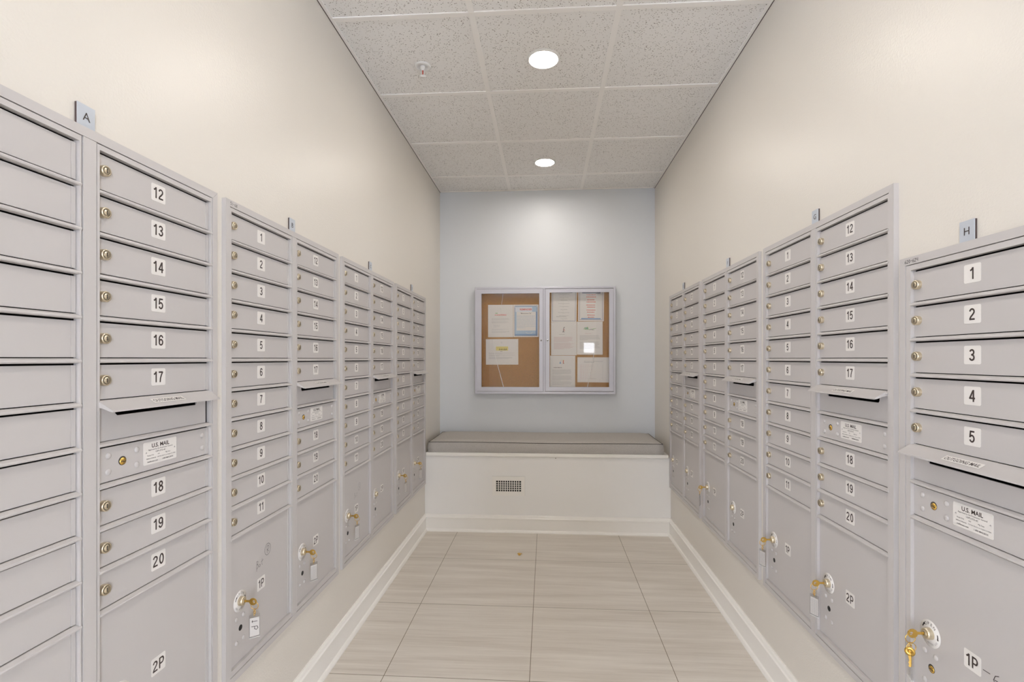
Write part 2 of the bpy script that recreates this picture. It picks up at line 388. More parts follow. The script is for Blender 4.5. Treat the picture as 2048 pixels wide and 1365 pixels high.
# ------------------------------------------------------------------ downlights, sprinkler
def downlight(x, y, label):
    t = empty('recessed_downlight', (x, y, CH), 0, label, 'ceiling light', 'round recessed downlights along the ceiling')
    MB().lathe([(0.080, 0.001), (0.080, -0.003), (0.074, -0.007), (0.068, -0.006), (0.066, -0.0005)], (0, 0, 0), M_white, 'z', 40).build('trim_ring', t)
    MB().lathe([(0.066, -0.001), (0.050, -0.0025), (0.025, -0.0035), (0.0001, -0.004)], (0, 0, 0), M_lens, 'z', 40).build('lens', t)
    return t
downlight(-0.013, 2.378, 'lit round recessed downlight nearest the camera, larger in view, in the middle ceiling row')
downlight(-0.010, 3.628, 'lit round recessed downlight near the back wall above the notice case')
for y in (1.13,):
    downlight(-0.012, y, 'lit round recessed downlight in the ceiling above the camera, out of frame')
for x in (-1.3, 1.3):  # unseen panels added as warm fill from behind the camera
    t = empty('lobby_fill_panel', (x, -2.0, CH), 0, 'square fill-light panel added on the unseen lobby ceiling', 'ceiling light', 'added lobby fill panels')
    MB().box(-0.29, 0.29, -0.29, 0.29, -0.006, -0.001, M_panel).build('diffuser', t)
    MB().box(-0.30, 0.30, -0.305, -0.29, -0.01, 0, M_white).box(-0.30, 0.30, 0.29, 0.305, -0.01, 0, M_white).box(-0.305, -0.29, -0.305, 0.305, -0.01, 0, M_white).box(0.29, 0.305, -0.305, 0.305, -0.01, 0, M_white).build('frame', t)

t = empty('fire_sprinkler', (-0.607, 2.40, CH), 0, 'small white pendent fire sprinkler with round plate on the ceiling', 'sprinkler')
MB().lathe([(0.041, 0.0), (0.041, -0.003), (0.034, -0.006), (0.024, -0.006), (0.022, -0.002), (0.0001, -0.002)], (0, 0, 0), M_white, 'z', 32).build('ceiling_plate', t)
mb = MB().lathe([(0.012, -0.001), (0.012, -0.014), (0.008, -0.018), (0.008, -0.022), (0.0001, -0.022)], (0, 0, 0), M_white, 'z', 16)
for s in (-1, 1): mb.tube([(s*0.007, 0, -0.020), (s*0.010, 0, -0.030), (s*0.007, 0, -0.042), (0, 0, -0.050)], 0.0018, M_white, 6)
mb.build('sprinkler_body', t)
tag(MB().tube([(0, 0, -0.022), (0, 0, -0.046)], 0.003, M_red, 8).build('glass_bulb', t), 'red glass bulb')
mb = MB().lathe([(0.0001, -0.050), (0.0155, -0.050), (0.0155, -0.052), (0.0001, -0.053)], (0, 0, 0), M_white, 'z', 20)
mb.build('deflector', t)

# ------------------------------------------------------------------ mailbox cabinets
TR, DIV, SR, P = 0.019, 0.030, 0.014, 0.0864
DOOR_Y = -0.0035        # door face, recessed from the front plane (-OUT)
def lock_mesh():
    mb = MB(); mb.lathe([(0.0112, 0), (0.0112, 0.008), (0.0104, 0.0098), (0.0078, 0.0100), (0.0075, 0.0092), (0.0070, 0.0092), (0.0068, 0.0104), (0.0001, 0.0106)], (0, 0, 0), M_nickel, 'y', 28)
    mb.box(-0.0008, 0.0008, -0.0112, -0.0100, -0.0045, 0.0045, M_slot)
    mb.ring((0, -0.0101, 0), 0.0073, 0.00035, M_slot, 'y', 24)
    return mb.mesh('lock')
ME_lock = lock_mesh()
def rivet_mesh():
    return MB().lathe([(0.0066, 0), (0.0064, 0.0012), (0.0052, 0.0024), (0.003, 0.0032), (0.0001, 0.0034)], (0, 0, 0), M_metal, 'y', 20).mesh('rivet')
ME_rivet = rivet_mesh()
ME_num = {}
def num_mesh(s):
    if s not in ME_num:
        mb = MB(); mb.rrect(0, 0, 0.042, 0.040, 0, 0.0005, M_label, 0.0035)
        mb.digits(s, -0.0005, 0, -0.0008, 0.0255, M_ink)
        ME_num[s] = mb.mesh('number_label')
    return ME_num[s]
def mail_label():
    mb = MB(); mb.rrect(0, 0, 0.100, 0.052, 0, 0.0005, M_label, 0.003); y = -0.0008
    mb.text('U.S. MAIL', 0, 0.0165, y, 0.0095, M_ink, 0.02, maxw=0.064)
    mb.text('Approved by the Postmaster General', 0, 0.0075, y, 0.0033, M_ink, 0, maxw=0.080)
    mb.text('USPS-STD-4C', 0, 0.0012, y, 0.0036, M_ink, 0, maxw=0.036)
    mb.text('Model 3716', -0.030, -0.0055, y, 0.0027, M_ink, 0, maxw=0.022); mb.text('S/N', -0.006, -0.0055, y, 0.0027, M_ink); mb.text('Mfg. Date', 0.022, -0.0055, y, 0.0027, M_ink, 0, maxw=0.016)
    mb.text('Salsbury Industries', -0.028, -0.0122, y, 0.0026, M_ink, 0.01, maxw=0.028); mb.text('1010 East 62nd St. Los Angeles CA 90001', 0.018, -0.0122, y, 0.0024, M_ink, 0, maxw=0.056)
    mb.text('mailboxes.com', -0.024, -0.0195, y, 0.0036, M_ink, 0.01, maxw=0.032); mb.text('1-800-MAILBOX', 0.022, -0.0195, y, 0.0036, M_ink, 0.01, maxw=0.036)
    for sx in (-1, 1):
        mb.stroke([(-0.002, 0), (0.0025, 0.001), (0, 0.0025), (0.002, -0.001)], 0.0007, y, M_faint, sx*0.043, 0.001)
    return mb.mesh('us_mail_label')
ME_mail = mail_label()
def disc_mesh():
    mb = MB(); mb.lathe([(0.031, 0), (0.031, 0.0006), (0.0001, 0.0006)], (0, 0, 0), M_label, 'y', 40)
    y = -0.0009
    for i, ch in enumerate('OPEN'):
        a = PI/2+0.62-i*0.41; R = 0.0225
        mb.text(ch, R*math.cos(a), R*math.sin(a), y, 0.0068, M_ink, 0.0, M=Matrix.Rotation(-(a-PI/2), 3, 'Y'))
    for i, ch in enumerate('LOCK AFTER USE'):
        if ch == ' ': continue
        a = -PI/2-1.05+i*0.162; R = 0.0235
        mb.text(ch, R*math.cos(a), R*math.sin(a), y, 0.0040, M_faint, 0.0, M=Matrix.Rotation(-(a+PI/2), 3, 'Y'))
    for a0, s in ((PI-0.35, -1), (0.30, -1)):
        pts = [(0.0235*math.cos(a0+s*k*0.09), 0.0235*math.sin(a0+s*k*0.09)) for k in range(5)]
        mb.stroke(pts, 0.0030, y, M_ink)
        x, z = pts[-1]; mb.add([(x-0.0035, y, z-0.001), (x+0.0035, y, z-0.001), (x, y, z+0.004*(-s if x < 0 else s))], [(0, 1, 2) if x < 0 else (0, 2, 1)], M_ink)
    return mb.mesh('instruction_disc')
ME_disc = disc_mesh()
def plock_mesh():
    mb = MB(); mb.lathe([(0.0135, 0), (0.0130, 0.009), (0.0115, 0.0125), (0.0085, 0.0130), (0.0082, 0.0122), (0.0072, 0.0122), (0.0070, 0.0135), (0.0001, 0.0137)], (0, 0, 0), M_nickel, 'y', 28)
    mb.box(-0.0009, 0.0009, -0.0143, -0.0130, -0.0046, 0.0046, M_slot); return mb.mesh('parcel_lock')
ME_plock = plock_mesh()
def brass_mesh():
    mb = MB(); mb.lathe([(0.0098, 0), (0.0098, 0.0003), (0.0001, 0.0004)], (0, 0, 0), M_slot, 'y', 24)
    mb.lathe([(0.0080, 0.0003), (0.0080, 0.0012), (0.0001, 0.0016)], (0.0008, 0, -0.0012), M_brass, 'y', 24)
    mb.stroke([(-0.006, -0.001), (-0.003, 0.001), (0, -0.0005), (0.003, -0.002), (0.006, 0)], 0.0014, -0.0020, M_slot, 0.0008, -0.0012); return mb.mesh('brass_lock')
ME_brass = brass_mesh()
ME_hole = MB().lathe([(0.0085, 0), (0.0085, 0.0004), (0.0001, 0.0004)], (0, 0, 0), M_dark, 'y', 24).mesh('keyhole')

def door_face(x0, x1, z0, z1, name, parent):
    """flat sheet door with a folded hinge return on its right"""
    mb = MB(); y1 = DOOR_Y+0.004
    mb.box(x0+0.0004, x1, DOOR_Y, y1, z0+0.0010, z1-0.0010, M_metal)
    mb.box(x1+0.0004, x1+0.0088, DOOR_Y-0.0014, y1, z0+0.0010, z1-0.0010, M_metal)
    return put(name, mb.mesh(name), parent)
def kid(me, parent, x, z, y=DOOR_Y, label=None, name=None):
    o = put(name or me.name.split('.')[0], me, parent, (x, y, z))
    if label: o['label'] = label
    return o

def cabinet(letter, side, ya, yb, zt, zb, cols, label, writing=None, stile=0.006):
    """cols: list of row lists; rows are numbers, 'slot', 'mail', or 'nP' for the parcel door"""
    W = yb-ya; x = XL if side == 'L' else XR
    root = empty('mailbox_cabinet', (x, (ya+yb)/2, 0), PI/2 if side == 'L' else -PI/2, label, 'mailbox cabinet', 'wall mailbox cabinets')
    hw = W/2; F = -OUT; nc = len(cols)
    # mitred trim
    mb = MB(); q = TR; e = 0.0002
    def board(p): mb.prism(p, 'y', F, -0.0002, M_metal2)
    board([(-hw, zt-e), (-hw+e, zt), (hw-e, zt), (hw-q-e, zt-q), (-hw+q+e, zt-q)])
    board([(-hw+e, zb), (-hw+q+e, zb+q), (hw-q-e, zb+q), (hw-e, zb)])
    board([(-hw, zb+e), (-hw, zt-e), (-hw+q, zt-q-e), (-hw+q, zb+q+e)])
    board([(hw, zb+e), (hw-q, zb+q+e), (hw-q, zt-q-e), (hw, zt-e)])
    cw = (W-2*TR-DIV*(nc-1))/nc
    for c in range(1, nc): xx = -hw+TR+c*cw+(c-1)*DIV; mb.box(xx+0.0012, xx+DIV-0.0004, F+0.0003, -0.0002, zb+q-0.0005, zt-q-0.0006, M_metal2)
    tr = mb.build('trim_frame', root, bevel=0.0008)
    if writing:
        mk = MB(); writing(mk, -hw, zt, F-0.0004); mk.build('marker_writing', tr)
    # housing box reaching back into the wall
    i = INS+0.001; D = 0.30
    mb = MB()
    mb.box(-hw+i, hw-i, D-0.003, D, zb+i, zt-i, M_dark).box(-hw+i, -hw+i+0.002, 0.001, D, zb+i, zt-i, M_dark).box(hw-i-0.002, hw-i, 0.001, D, zb+i, zt-i, M_dark)
    mb.box(-hw+i, hw-i, 0.001, D, zb+i, zb+i+0.002, M_dark).box(-hw+i, hw-i, 0.001, D, zt-i-0.002, zt-i, M_dark)
    mb.build('housing', root)
    top = zt-TR-0.0125-(0.002 if letter == 'H' else 0); P = 0.0874 if letter == 'H' else 0.0864; bot = zb+TR+0.018
    for c, rows in enumerate(cols):
        x0 = -hw+TR+c*(cw+DIV)+0.0018; x1 = x0+cw-0.0036; xl = x0+stile; xr = x1-SR; FF = F+0.0012
        lf = MB()
        lf.box(x0, xl, FF, 0.001, zb+TR+0.0018, zt-TR-0.0018, M_metal2)
        lf.box(x1-0.0036, x1, FF, 0.001, zb+TR+0.0018, zt-TR-0.0018, M_metal2)
        lf.box(xl, x1-0.0036, FF, 0.001, top, zt-TR-0.0018, M_metal2)
        lf.box(xl, x1-0.0036, FF, 0.001, zb+TR+0.0018, bot, M_metal2)
        n = len(rows); zs = [top-P*k for k in range(n)]+[bot]
        for k in range(1, n):                       # bull-nosed ledges between the doors
            z = zs[k]; prof = [(0.001, z-0.0012), (-0.0045, z-0.0016), (FF-0.0012, z-0.0004), (FF-0.0022, z+0.002), (FF-0.0012, z+0.0046), (-0.0070, z+0.0072), (-0.0045, z+0.0082), (0.001, z+0.0082)]
            lf.prism(prof, 'x', xl-0.001, x1-0.0004, M_metal2)
        lf.build('door_frame', root, bevel=0)
        for k, r in enumerate(rows):
            zt_, zb_ = zs[k]-(0.0042 if k else 0.0034), zs[k+1]+(0.0092 if k < n-1 else 0.001)
            zc_ = zs[k]-P/2+0.006; xc = (xl+xr)/2
            if r == 'slot':
                zt_ = zs[k]-0.0012; sl0, sl1 = (zs[k]-0.0310, zs[k]-0.0170) if letter == 'H' else (zs[k]-0.0270, zs[k]-0.0125); mb = MB(); y1 = DOOR_Y+0.004
                a, b = xl+0.045, xr-0.034
                mb.box(xl, xr, DOOR_Y, y1, sl1, zt_, M_metal).box(xl, xr, DOOR_Y, y1, zb_, sl0, M_metal).box(xl, a, DOOR_Y, y1, sl0, sl1, M_metal).box(b, xr, DOOR_Y, y1, sl0, sl1, M_metal)
                for xx, s in ((a, 1), (b, -1)): mb.add([(xx, DOOR_Y, sl0), (xx+s*0.005, DOOR_Y, sl0), (xx, DOOR_Y, sl0+0.005)], [(0, 1, 2)] if s > 0 else [(0, 2, 1)], M_metal)
                pnl = mb.build('outgoing_mail_panel', root)
                z = zs[k]
                prof = [(FF+0.001, z+0.0072), (FF-0.0295, z-0.0115), (FF-0.0300, z-0.0150), (FF-0.0225, z-0.0135), (FF-0.008, z-0.0075), (DOOR_Y, z-0.0045), (DOOR_Y, z+0.006)]
                MB().prism(prof, 'x', xl-0.002, xr+0.004, M_metal2).build('outgoing_mail_hood', pnl)
                ang = math.atan2(0.0187, 0.0305)
                lb = MB(); lb.rrect(0, 0, 0.098, 0.016, 0, 0.0004, M_label, 0.002); lb.text('OUTGOING MAIL', 0, 0, -0.0007, 0.0095, M_ink, 0.01, maxw=0.090)
                lo = lb.build('outgoing_mail_label', pnl, (xc+0.003, FF-0.0150, z-0.0019)); lo.rotation_euler = (-(PI/2-ang), 0, 0)
            elif r == 'mail':
                d = door_face(xl, xr, zb_, zt_, 'master_lock_panel', root); zz = (zt_+zb_)/2+0.001
                for dx, dz in ((0.028, 0.0165), (0.028, -0.0165), (0.100, 0.0165), (0.100, -0.0165)): kid(ME_rivet, d, xl+dx, zz+dz)
                for dz in (0.0165, -0.0165): kid(ME_rivet, d, xr-0.014, zz+dz)
                kid(ME_brass, d, xl+0.0625, zz, label='brass cylinder lock'); kid(ME_mail, d, xl+0.168, zz+0.002, label='white U.S. MAIL sticker')
            elif r.endswith('P'):
                d = door_face(xl, xr, bot, zt_, 'parcel_door', root); zd = bot+0.179
                kid(ME_disc, d, xl+0.052, zd, label='round white OPEN instruction sticker'); kid(ME_plock, d, xl+0.052, zd, DOOR_Y-0.0006)
                kid(num_mesh(r), d, xc, zd+0.004, label='white sticker reading '+r)
                for dx, dz in ((-0.017, -0.048), (0.017, -0.048), (-0.017, -0.118), (0.017, -0.118)): kid(ME_rivet, d, xl+0.052+dx, zd+dz)
                if letter == 'H': kid(ME_brass, d, xl+0.056, zd-0.081, label='brass cylinder lock')
                else: kid(ME_hole, d, xl+0.054, zd-0.081)
                if letter in 'BC' and r == '1P':
                    hw_ = MB(); ink = M_pen if letter == 'B' else M_faint
                    hand(hw_, xc-0.004, zd+0.070, DOOR_Y-0.0003, ink); hw_.build('handwriting', d)
                if letter == 'H':
                    hw_ = MB(); hw_.stroke([(0, 0), (0.016, 0.001)], 0.0016, DOOR_Y-0.0003, M_ink, xc+0.026, zd+0.004)
                    hw_.stroke([(0.012, 0.010), (0.004, 0.006), (0, -0.004), (0.004, -0.011), (0.010, -0.008), (0.009, -0.002), (0.002, -0.003)], 0.0016, DOOR_Y-0.0003, M_ink, xc+0.050, zd+0.002); hw_.build('handwriting', d)
                KEYS[(letter, r)] = (root, xl+0.052, zd)
            else:
                d = door_face(xl, xr, zb_, zt_, 'mailbox_door', root)
                kid(ME_lock, d, xl+0.0150, zc_, label='brass-tinted cylinder lock'); kid(num_mesh(r), d, xc, zc_+0.002, label='white sticker reading '+r)
    return root

def hand(mb, x, z, y, ink):
    k = 0.00132; wd = 0.0013
    mb.stroke([(-16, -14), (-15, 2), (-16, 9), (-10, 8), (-11, 2), (-15, 1), (-10, 0), (-9, -6), (-15, -9)], wd, y, ink, x, z, k)
    mb.stroke([(-3, -2), (-6, -4), (-5, -8), (-1, -7), (-1, -3), (-3, -2)], wd, y, ink, x, z, k)
    mb.stroke([(7, 8), (6, -5), (8, -7)], wd, y, ink, x, z, k); mb.stroke([(3, 1), (12, 4)], wd, y, ink, x, z, k)
    mb.stroke([(31+13*math.cos(a*PI/9), 22+14*math.sin(a*PI/9)) for a in range(19)], wd, y, ink, x, z, k)
    mb.stroke([(29, 13), (28, 30), (35, 30), (37, 24), (33, 21), (29, 21), (36, 15)], wd, y, ink, x, z, k)
DIG = {'6': [(3, 8), (0, 4), (0, 1), (2, 0), (4, 1), (4, 3), (1, 4)], '2': [(0, 6), (2, 8), (4, 6), (0, 0), (4, 0)], '0': [(2, 8), (0, 4), (2, 0), (4, 4), (2, 8)],
       '-': [(0, 4), (4, 4.5)], '4': [(0, 8), (0, 4), (4, 4), (4, 8), (4, 0)], '5': [(4, 8), (0, 8), (0, 5), (3, 5), (4, 2), (0, 0)], '1': [(2, 8), (2, 0)], '8': [(2, 4), (0, 6), (2, 8), (4, 6), (0, 2), (2, 0), (4, 2), (2, 4)]}
def scrawl(s, dx, dz):
    def f(mb, x, z, y):
        for i, ch in enumerate(s): mb.stroke(DIG[ch], 0.0011, y, M_ink, x+dx+i*0.0065, z-dz, 0.00105)
    return f
KEYS = {}
N1 = [str(k) for k in range(1, 12)]+['1P']
N2 = [str(k) for k in range(12, 18)]+['slot', 'mail', '18', '19', '20', '2P']
CABLAB = {
 'A': 'grey wall mailbox cabinet under plate A, nearest on the left, large numbers 12 to 20',
 'B': 'grey wall mailbox cabinet under plate B, key tags on both parcel doors, pen writing',
 'C': 'grey wall mailbox cabinet under plate C, one key tag hanging on door 1P',
 'D': 'grey wall mailbox cabinet farthest along the left wall, ending at the bench',
 'E': 'grey wall mailbox cabinet farthest along the right wall, ending at the bench',
 'F': 'grey wall mailbox cabinet under plate F, middle of the tall three on the right',
 'G': 'grey wall mailbox cabinet under plate G, beside the low cabinet',
 'H': 'low single-column grey mailbox cabinet under plate H at the right edge'}
for L, a, b in LEFT:
    cabinet(L, 'L', a, b, ZT, ZB, [N1, N2], CABLAB[L], scrawl('51-68', 0.020, 0.014) if L == 'B' else None)
for L, a, b in RIGHT: cabinet(L, 'R', a, b, ZT, ZB, [N1, N2], CABLAB[L])
cabinet('H', 'R', HY0, HY1, HT, HB, [['1', '2', '3', '4', '5', 'slot', 'mail', '1P']], CABLAB['H'], scrawl('620-624', 0.019, 0.0145), stile=0.015)

# letter plates above the cabinets
PLATES = [('A', 'L', 0.925, CZ+0.4555), ('B', 'L', 1.722, CZ+0.4555), ('C', 'L', 2.515, CZ+0.4555), ('D', 'L', 3.31, CZ+0.4555),
          ('E', 'R', 3.335, CZ+0.4555), ('F', 'R', 2.535, CZ+0.4555), ('G', 'R', 1.729, CZ+0.4555), ('H', 'R', 1.125, CZ+0.2515)]
for L, s, y, z in PLATES:
    mb = MB(); mb.box(-0.019, 0.019, -0.0062, -0.0048, 0.0009, 0.047, M_plate); mb.box(-0.0186, 0.0186, -0.0048, -0.0003, 0.0009, 0.0466, M_plate_edge)
    mb.text(L, 0, 0.024, -0.0066, 0.0165, M_ink, 0.0)
    o = mb.build('letter_plate', None, (XL if s == 'L' else XR, y, z), PI/2 if s == 'L' else -PI/2)
    where = {'A': 'nearest on the left wall', 'B': 'second from the camera on the left wall', 'C': 'third from the camera on the left wall', 'D': 'farthest on the left wall',
             'E': 'farthest on the right wall', 'F': 'third from the camera on the right wall', 'G': 'second from the camera on the right wall', 'H': 'nearest on the right wall above the low cabinet'}[L]
    tag(o, 'small silver plate lettered %s, %s' % (L, where), 'letter plate', 'letter plates above the cabinets')

# ------------------------------------------------------------------ keys left in the parcel locks
def key_set(letter, r, label, lean=0.0, spin=0.5, writing=None, extra=False, drop=0.0, clear=False):
    root, lx, lz = KEYS[(letter, r)]
    M = Matrix.Translation(root.location) @ Matrix.Rotation(root.rotation_euler[2], 4, 'Z')
    loc = M @ Vector((lx, DOOR_Y-0.0006, lz))
    t = empty('key_set', loc, root.rotation_euler[2], label, 'keys', 'keys left in the parcel locks')
    # key: blade along -y, bow in the y-z plane
    mb = MB(); mb.box(-0.0009, 0.0009, -0.030, -0.0136, -0.0030, 0.0030, M_brass)
    n = 20; Ro, Ri = 0.0115, 0.0042; cy, cz = -0.0395, -0.001
    vs = []; fs = []
    for sx in (-0.0010, 0.0010):
        for k in range(n): a = 2*PI*k/n; vs.append((sx+lean*0, cy+Ro*math.cos(a), cz+Ro*0.92*math.sin(a)))
        for k in range(n): a = 2*PI*k/n; vs.append((sx, cy-0.003+Ri*math.cos(a), cz+Ri*math.sin(a)))
    for k in range(n):
        q = (k+1) % n
        fs += [(k, n+k, n+q, q), (2*n+k, 2*n+q, 3*n+q, 3*n+k), (k, q, 2*n+q, 2*n+k), (n+k, 3*n+k, 3*n+q, n+q)]
    mb.add(vs, fs, M_brass); mb.build('key', t)
    hx, hy = 0.0, -0.0445
    MB().ring((hx, hy, -0.0125), 0.0112, 0.0009, M_brass, 'x', 22).build('split_ring', t)
    mb = MB(); z = -0.0265-drop
    for k in range(3): mb.ring((hx, hy, -0.0262-k*0.0060), 0.0034, 0.0008, M_brass, 'y' if k % 2 == 0 else 'x', 12, 1.25)
    mb.build('chain', t)
    zt = -0.0405
    tg = MB(); w, h = 0.0125, 0.052
    if not clear: tg.box(-w, w, -0.0004, 0.0004, -h-0.010, -0.008, M_paper2)
    if writing == '1P':
        for y in (-0.0009,):
            tg.stroke([(-7, 6), (7, 5)], 0.0017, y, M_ink, 0, -0.024, 0.001); tg.stroke([(-6, 9), (-6, 3)], 0.0017, y, M_ink, 0, -0.024, 0.001)
            tg.stroke([(-8, -9), (7, -10), (9, -16), (5, -20), (0, -17), (0, -10)], 0.0017, y, M_ink, 0, -0.024, 0.001)
    elif not clear:
        for k in range(6):
            xx = -0.009+k*0.0036
            for j in range(9): tg.quad(xx, xx+0.0006, -0.013-j*0.0053-0.0040, -0.013-j*0.0053, -0.0006, M_faint)
    pa = tg.build('tag_card', t, (hx, hy, zt)) if tg.f else None
    if pa: pa.rotation_euler = (0, 0, spin); pa['label'] = 'white card tag'
    sl = MB(); sl.box(-0.0145, 0.0145, -0.0016, -0.0012, -0.066, 0.002, M_sleeve).box(-0.0145, 0.0145, 0.0012, 0.0016, -0.066, 0.002, M_sleeve)
    sl.box(-0.0145, 0.0145, -0.0016, 0.0016, -0.067, -0.066, M_white)
    so = sl.build('clear_sleeve', t, (hx, hy, zt)); so.rotation_euler = (0, 0, spin)
    if extra:
        k2 = MB(); k2.lathe([(0.0105, -0.001), (0.0105, 0.001), (0.0035, 0.001), (0.0035, -0.001), (0.0105, -0.001)], (0, 0, -0.010), M_brass, 'y', 20)
        k2.prism([(-0.0035, -0.018), (0.0035, -0.018), (0.003, -0.044), (0.0, -0.047), (-0.0025, -0.044), (-0.001, -0.040), (-0.0028, -0.036), (-0.001, -0.032)], 'y', -0.001, 0.001, M_brass)
        o = k2.build('spare_key', t, (0.004, hy-0.004, -0.032)); o.rotation_euler = (0, 0, 0.9)
        MB().ring((0.003, hy, -0.033), 0.0105, 0.0009, M_brass, 'x', 20).build('split_ring', t)
    return t
key_set('B', '1P', 'brass key with white card tag handwritten 1P, hanging in lower door 1P of cabinet B', spin=-0.95, writing='1P')
key_set('B', '2P', 'brass key with printed card tag in the parcel door marked 2P of cabinet B', spin=-0.6)
key_set('C', '1P', 'brass key with pale tag hanging in parcel door 1P of cabinet C', spin=-0.35)
key_set('D', '1P', 'brass key with tag in parcel door 1P of the farthest left cabinet', spin=-0.2)
key_set('D', '2P', 'brass key with tag in parcel door 2P of the farthest left cabinet, beside the bench', spin=-0.6)
key_set('F', '1P', 'brass key in parcel door 1P of cabinet F, seen edge-on against the frame', spin=-0.55)
key_set('G', '1P', 'brass key with white tag hanging in parcel door 1P of cabinet G', spin=0.45)
key_set('G', '2P', 'brass key with white printed tag hanging in parcel door 2P of cabinet G', spin=0.5)
key_set('H', '1P', 'bunch of brass keys with clear tags hanging from the lock of cabinet H', spin=-0.25, extra=True, clear=True)

# ------------------------------------------------------------------ bench
t = empty('built_in_bench', (0, BENCH, 0), 0, 'white built-in window-seat style bench across the back wall', 'bench')
x0, x1 = XL+0.0005, XR-0.0005; ZS = CZ-0.705
MB().box(x0, x1, 0, BY-BENCH-0.001, 0.0, ZS-0.026, M_benchw).build('front_panel', t)
bd = MB().box(XL+0.012, XR-0.022, -0.018, BY-BENCH-0.001, ZS-0.024, ZS, M_trim).build('seat_board', t, bevel=0.002)
MB().lathe([(0.003, 0), (0.003, 0.0008), (0.0001, 0.0008)], (0.07, 0, ZS-0.036), M_slot, 'y', 12).build('screw_hole', t)
# cushion
t = empty('bench_cushion', (-0.015, BENCH, ZS), 0, 'long thin grey woven cushion lying on the white bench', 'cushion')
def cushion():
    mb = MB(); X0, X1, Yf, Yb = -0.870, 0.868, -0.006, 0.50; nx, ny = 48, 14; Hc = 0.076
    def topz(u, v):
        edge = min(1, u/0.035)*min(1, (1-u)/0.035)*min(1, v/0.12)*min(1, (1-v)/0.12)
        return Hc+0.014*(1-(1-edge)**2)+0.002*math.sin(u*9)
    vs = []; fs = []
    for j in range(ny+1):
        for i in range(nx+1):
            u, v = i/nx, j/ny; sag = 0.004*math.sin(v*PI)
            vs.append((X0+(X1-X0)*u+(sag if i == 0 else -sag if i == nx else 0), Yf+(Yb-Yf)*v, topz(u, v)))
    for j in range(ny):
        for i in range(nx): a = j*(nx+1)+i; fs.append((a, a+1, a+nx+2, a+nx+1))
    mb.add(vs, fs, M_cushion, True)
    per = [(i, 0) for i in range(nx+1)]+[(nx, j) for j in range(1, ny+1)]+[(i, ny) for i in range(nx-1, -1, -1)]+[(0, j) for j in range(ny-1, 0, -1)]
    idx = [j*(nx+1)+i for i, j in per]; k = len(idx); prev = [vs[i] for i in idx]
    cx, cy = (X0+X1)/2, (Yf+Yb)/2; rings = [prev]
    for f, o in ((0.75, 0.005), (0.45, 0.007), (0.15, 0.005), (0.0, 0.0)):
        ring = []
        for (x, y, z) in prev:
            dx = -o if abs(x-X0) < 0.006 else o if abs(x-X1) < 0.006 else 0; dy = -o if abs(y-Yf) < 1e-4 else 0
            ring.append((x+dx, y+dy, z*f+0.0005))
        rings.append(ring)
    allv = [p for r in rings for p in r]; ff = []
    for a in range(len(rings)-1):
        for i in range(k): q = (i+1) % k; ff.append((a*k+i, (a+1)*k+i, (a+1)*k+q, a*k+q))
    mb.add(allv, ff, M_cushion, True); mb.add(rings[-1], [tuple(range(k))[::-1]], M_cushion)
    mb.build('cover', t)
    MB().tube([(x, y, z+0.0005) for x, y, z in prev], 0.0022, M_pipe, 6, True).build('piping', t)['label'] = 'dark seam piping'
cushion()

# vent on the bench front
t = empty('air_vent', (-0.281, BENCH-0.0005, CZ-0.953), 0, 'white rectangular air vent grille low on the bench front', 'vent')
mb = MB(); W2, H2, gw, gh = 0.1225, 0.0725, 0.0935, 0.0400
mb.box(-W2-0.0006, W2+0.0006, -0.0006, 0, -H2-0.0006, H2+0.0006, M_grey)
for a in ((-W2, -gw, -H2, H2), (gw, W2, -H2, H2), (-gw, gw, gh, H2), (-gw, gw, -H2, -gh)): mb.box(a[0], a[1], -0.005, 0, a[2], a[3], M_trim)
mb.build('vent_frame', t)
mb = MB()
for k in range(1, 11): xx = -gw+k*2*gw/11; mb.box(xx-0.0026, xx+0.0026, -0.0042, -0.0010, -gh, gh, M_trim)
for k in range(1, 5): zz = -gh+k*2*gh/5; mb.box(-gw, gw, -0.0038, -0.0012, zz-0.0020, zz+0.0020, M_trim)
mb.build('grille', t)
MB().box(-gw, gw, -0.0008, 0, -gh, gh, M_dark).build('duct_opening', t)
for p in ((0, 0.056), (0, -0.056), (-0.108, 0)): MB().lathe([(0.0032, 0), (0.0030, 0.001), (0.0001, 0.0014)], (p[0], -0.005, p[1]), M_grid, 'y', 12).build('screw', t)

# ------------------------------------------------------------------ enclosed notice board
FRY = 4.165; KY = BY-0.0105-0.004
t = empty('notice_board_case', (0, 0, CZ), 0, 'wall-mounted silver-framed notice case with two glass doors over cork', 'notice board')
ox0, ox1, oz0, oz1 = -0.604, 0.577, -0.297, 0.607
mb = MB(); d = 0.016
ya = FRY+0.002; yb_ = BY-0.0005
mb.box(ox0, ox0+d, ya, yb_, oz0, oz1, M_alu).box(ox1-d, ox1, ya, yb_, oz0, oz1, M_alu).box(ox0+d, ox1-d, ya, yb_, oz1-d, oz1, M_alu).box(ox0+d, ox1-d, ya, yb_, oz0, oz0+0.020, M_alu)
mb.box(-0.0245, -0.0095, ya, FRY+0.030, oz0+0.02, oz1-d, M_alu)
mb.build('case_frame', t, bevel=0.001)
MB().box(ox0+d, ox1-d, KY, BY-0.0007, oz0+0.02, oz1-d, M_cork).build('cork_panel', t)['label'] = 'brown cork backing'
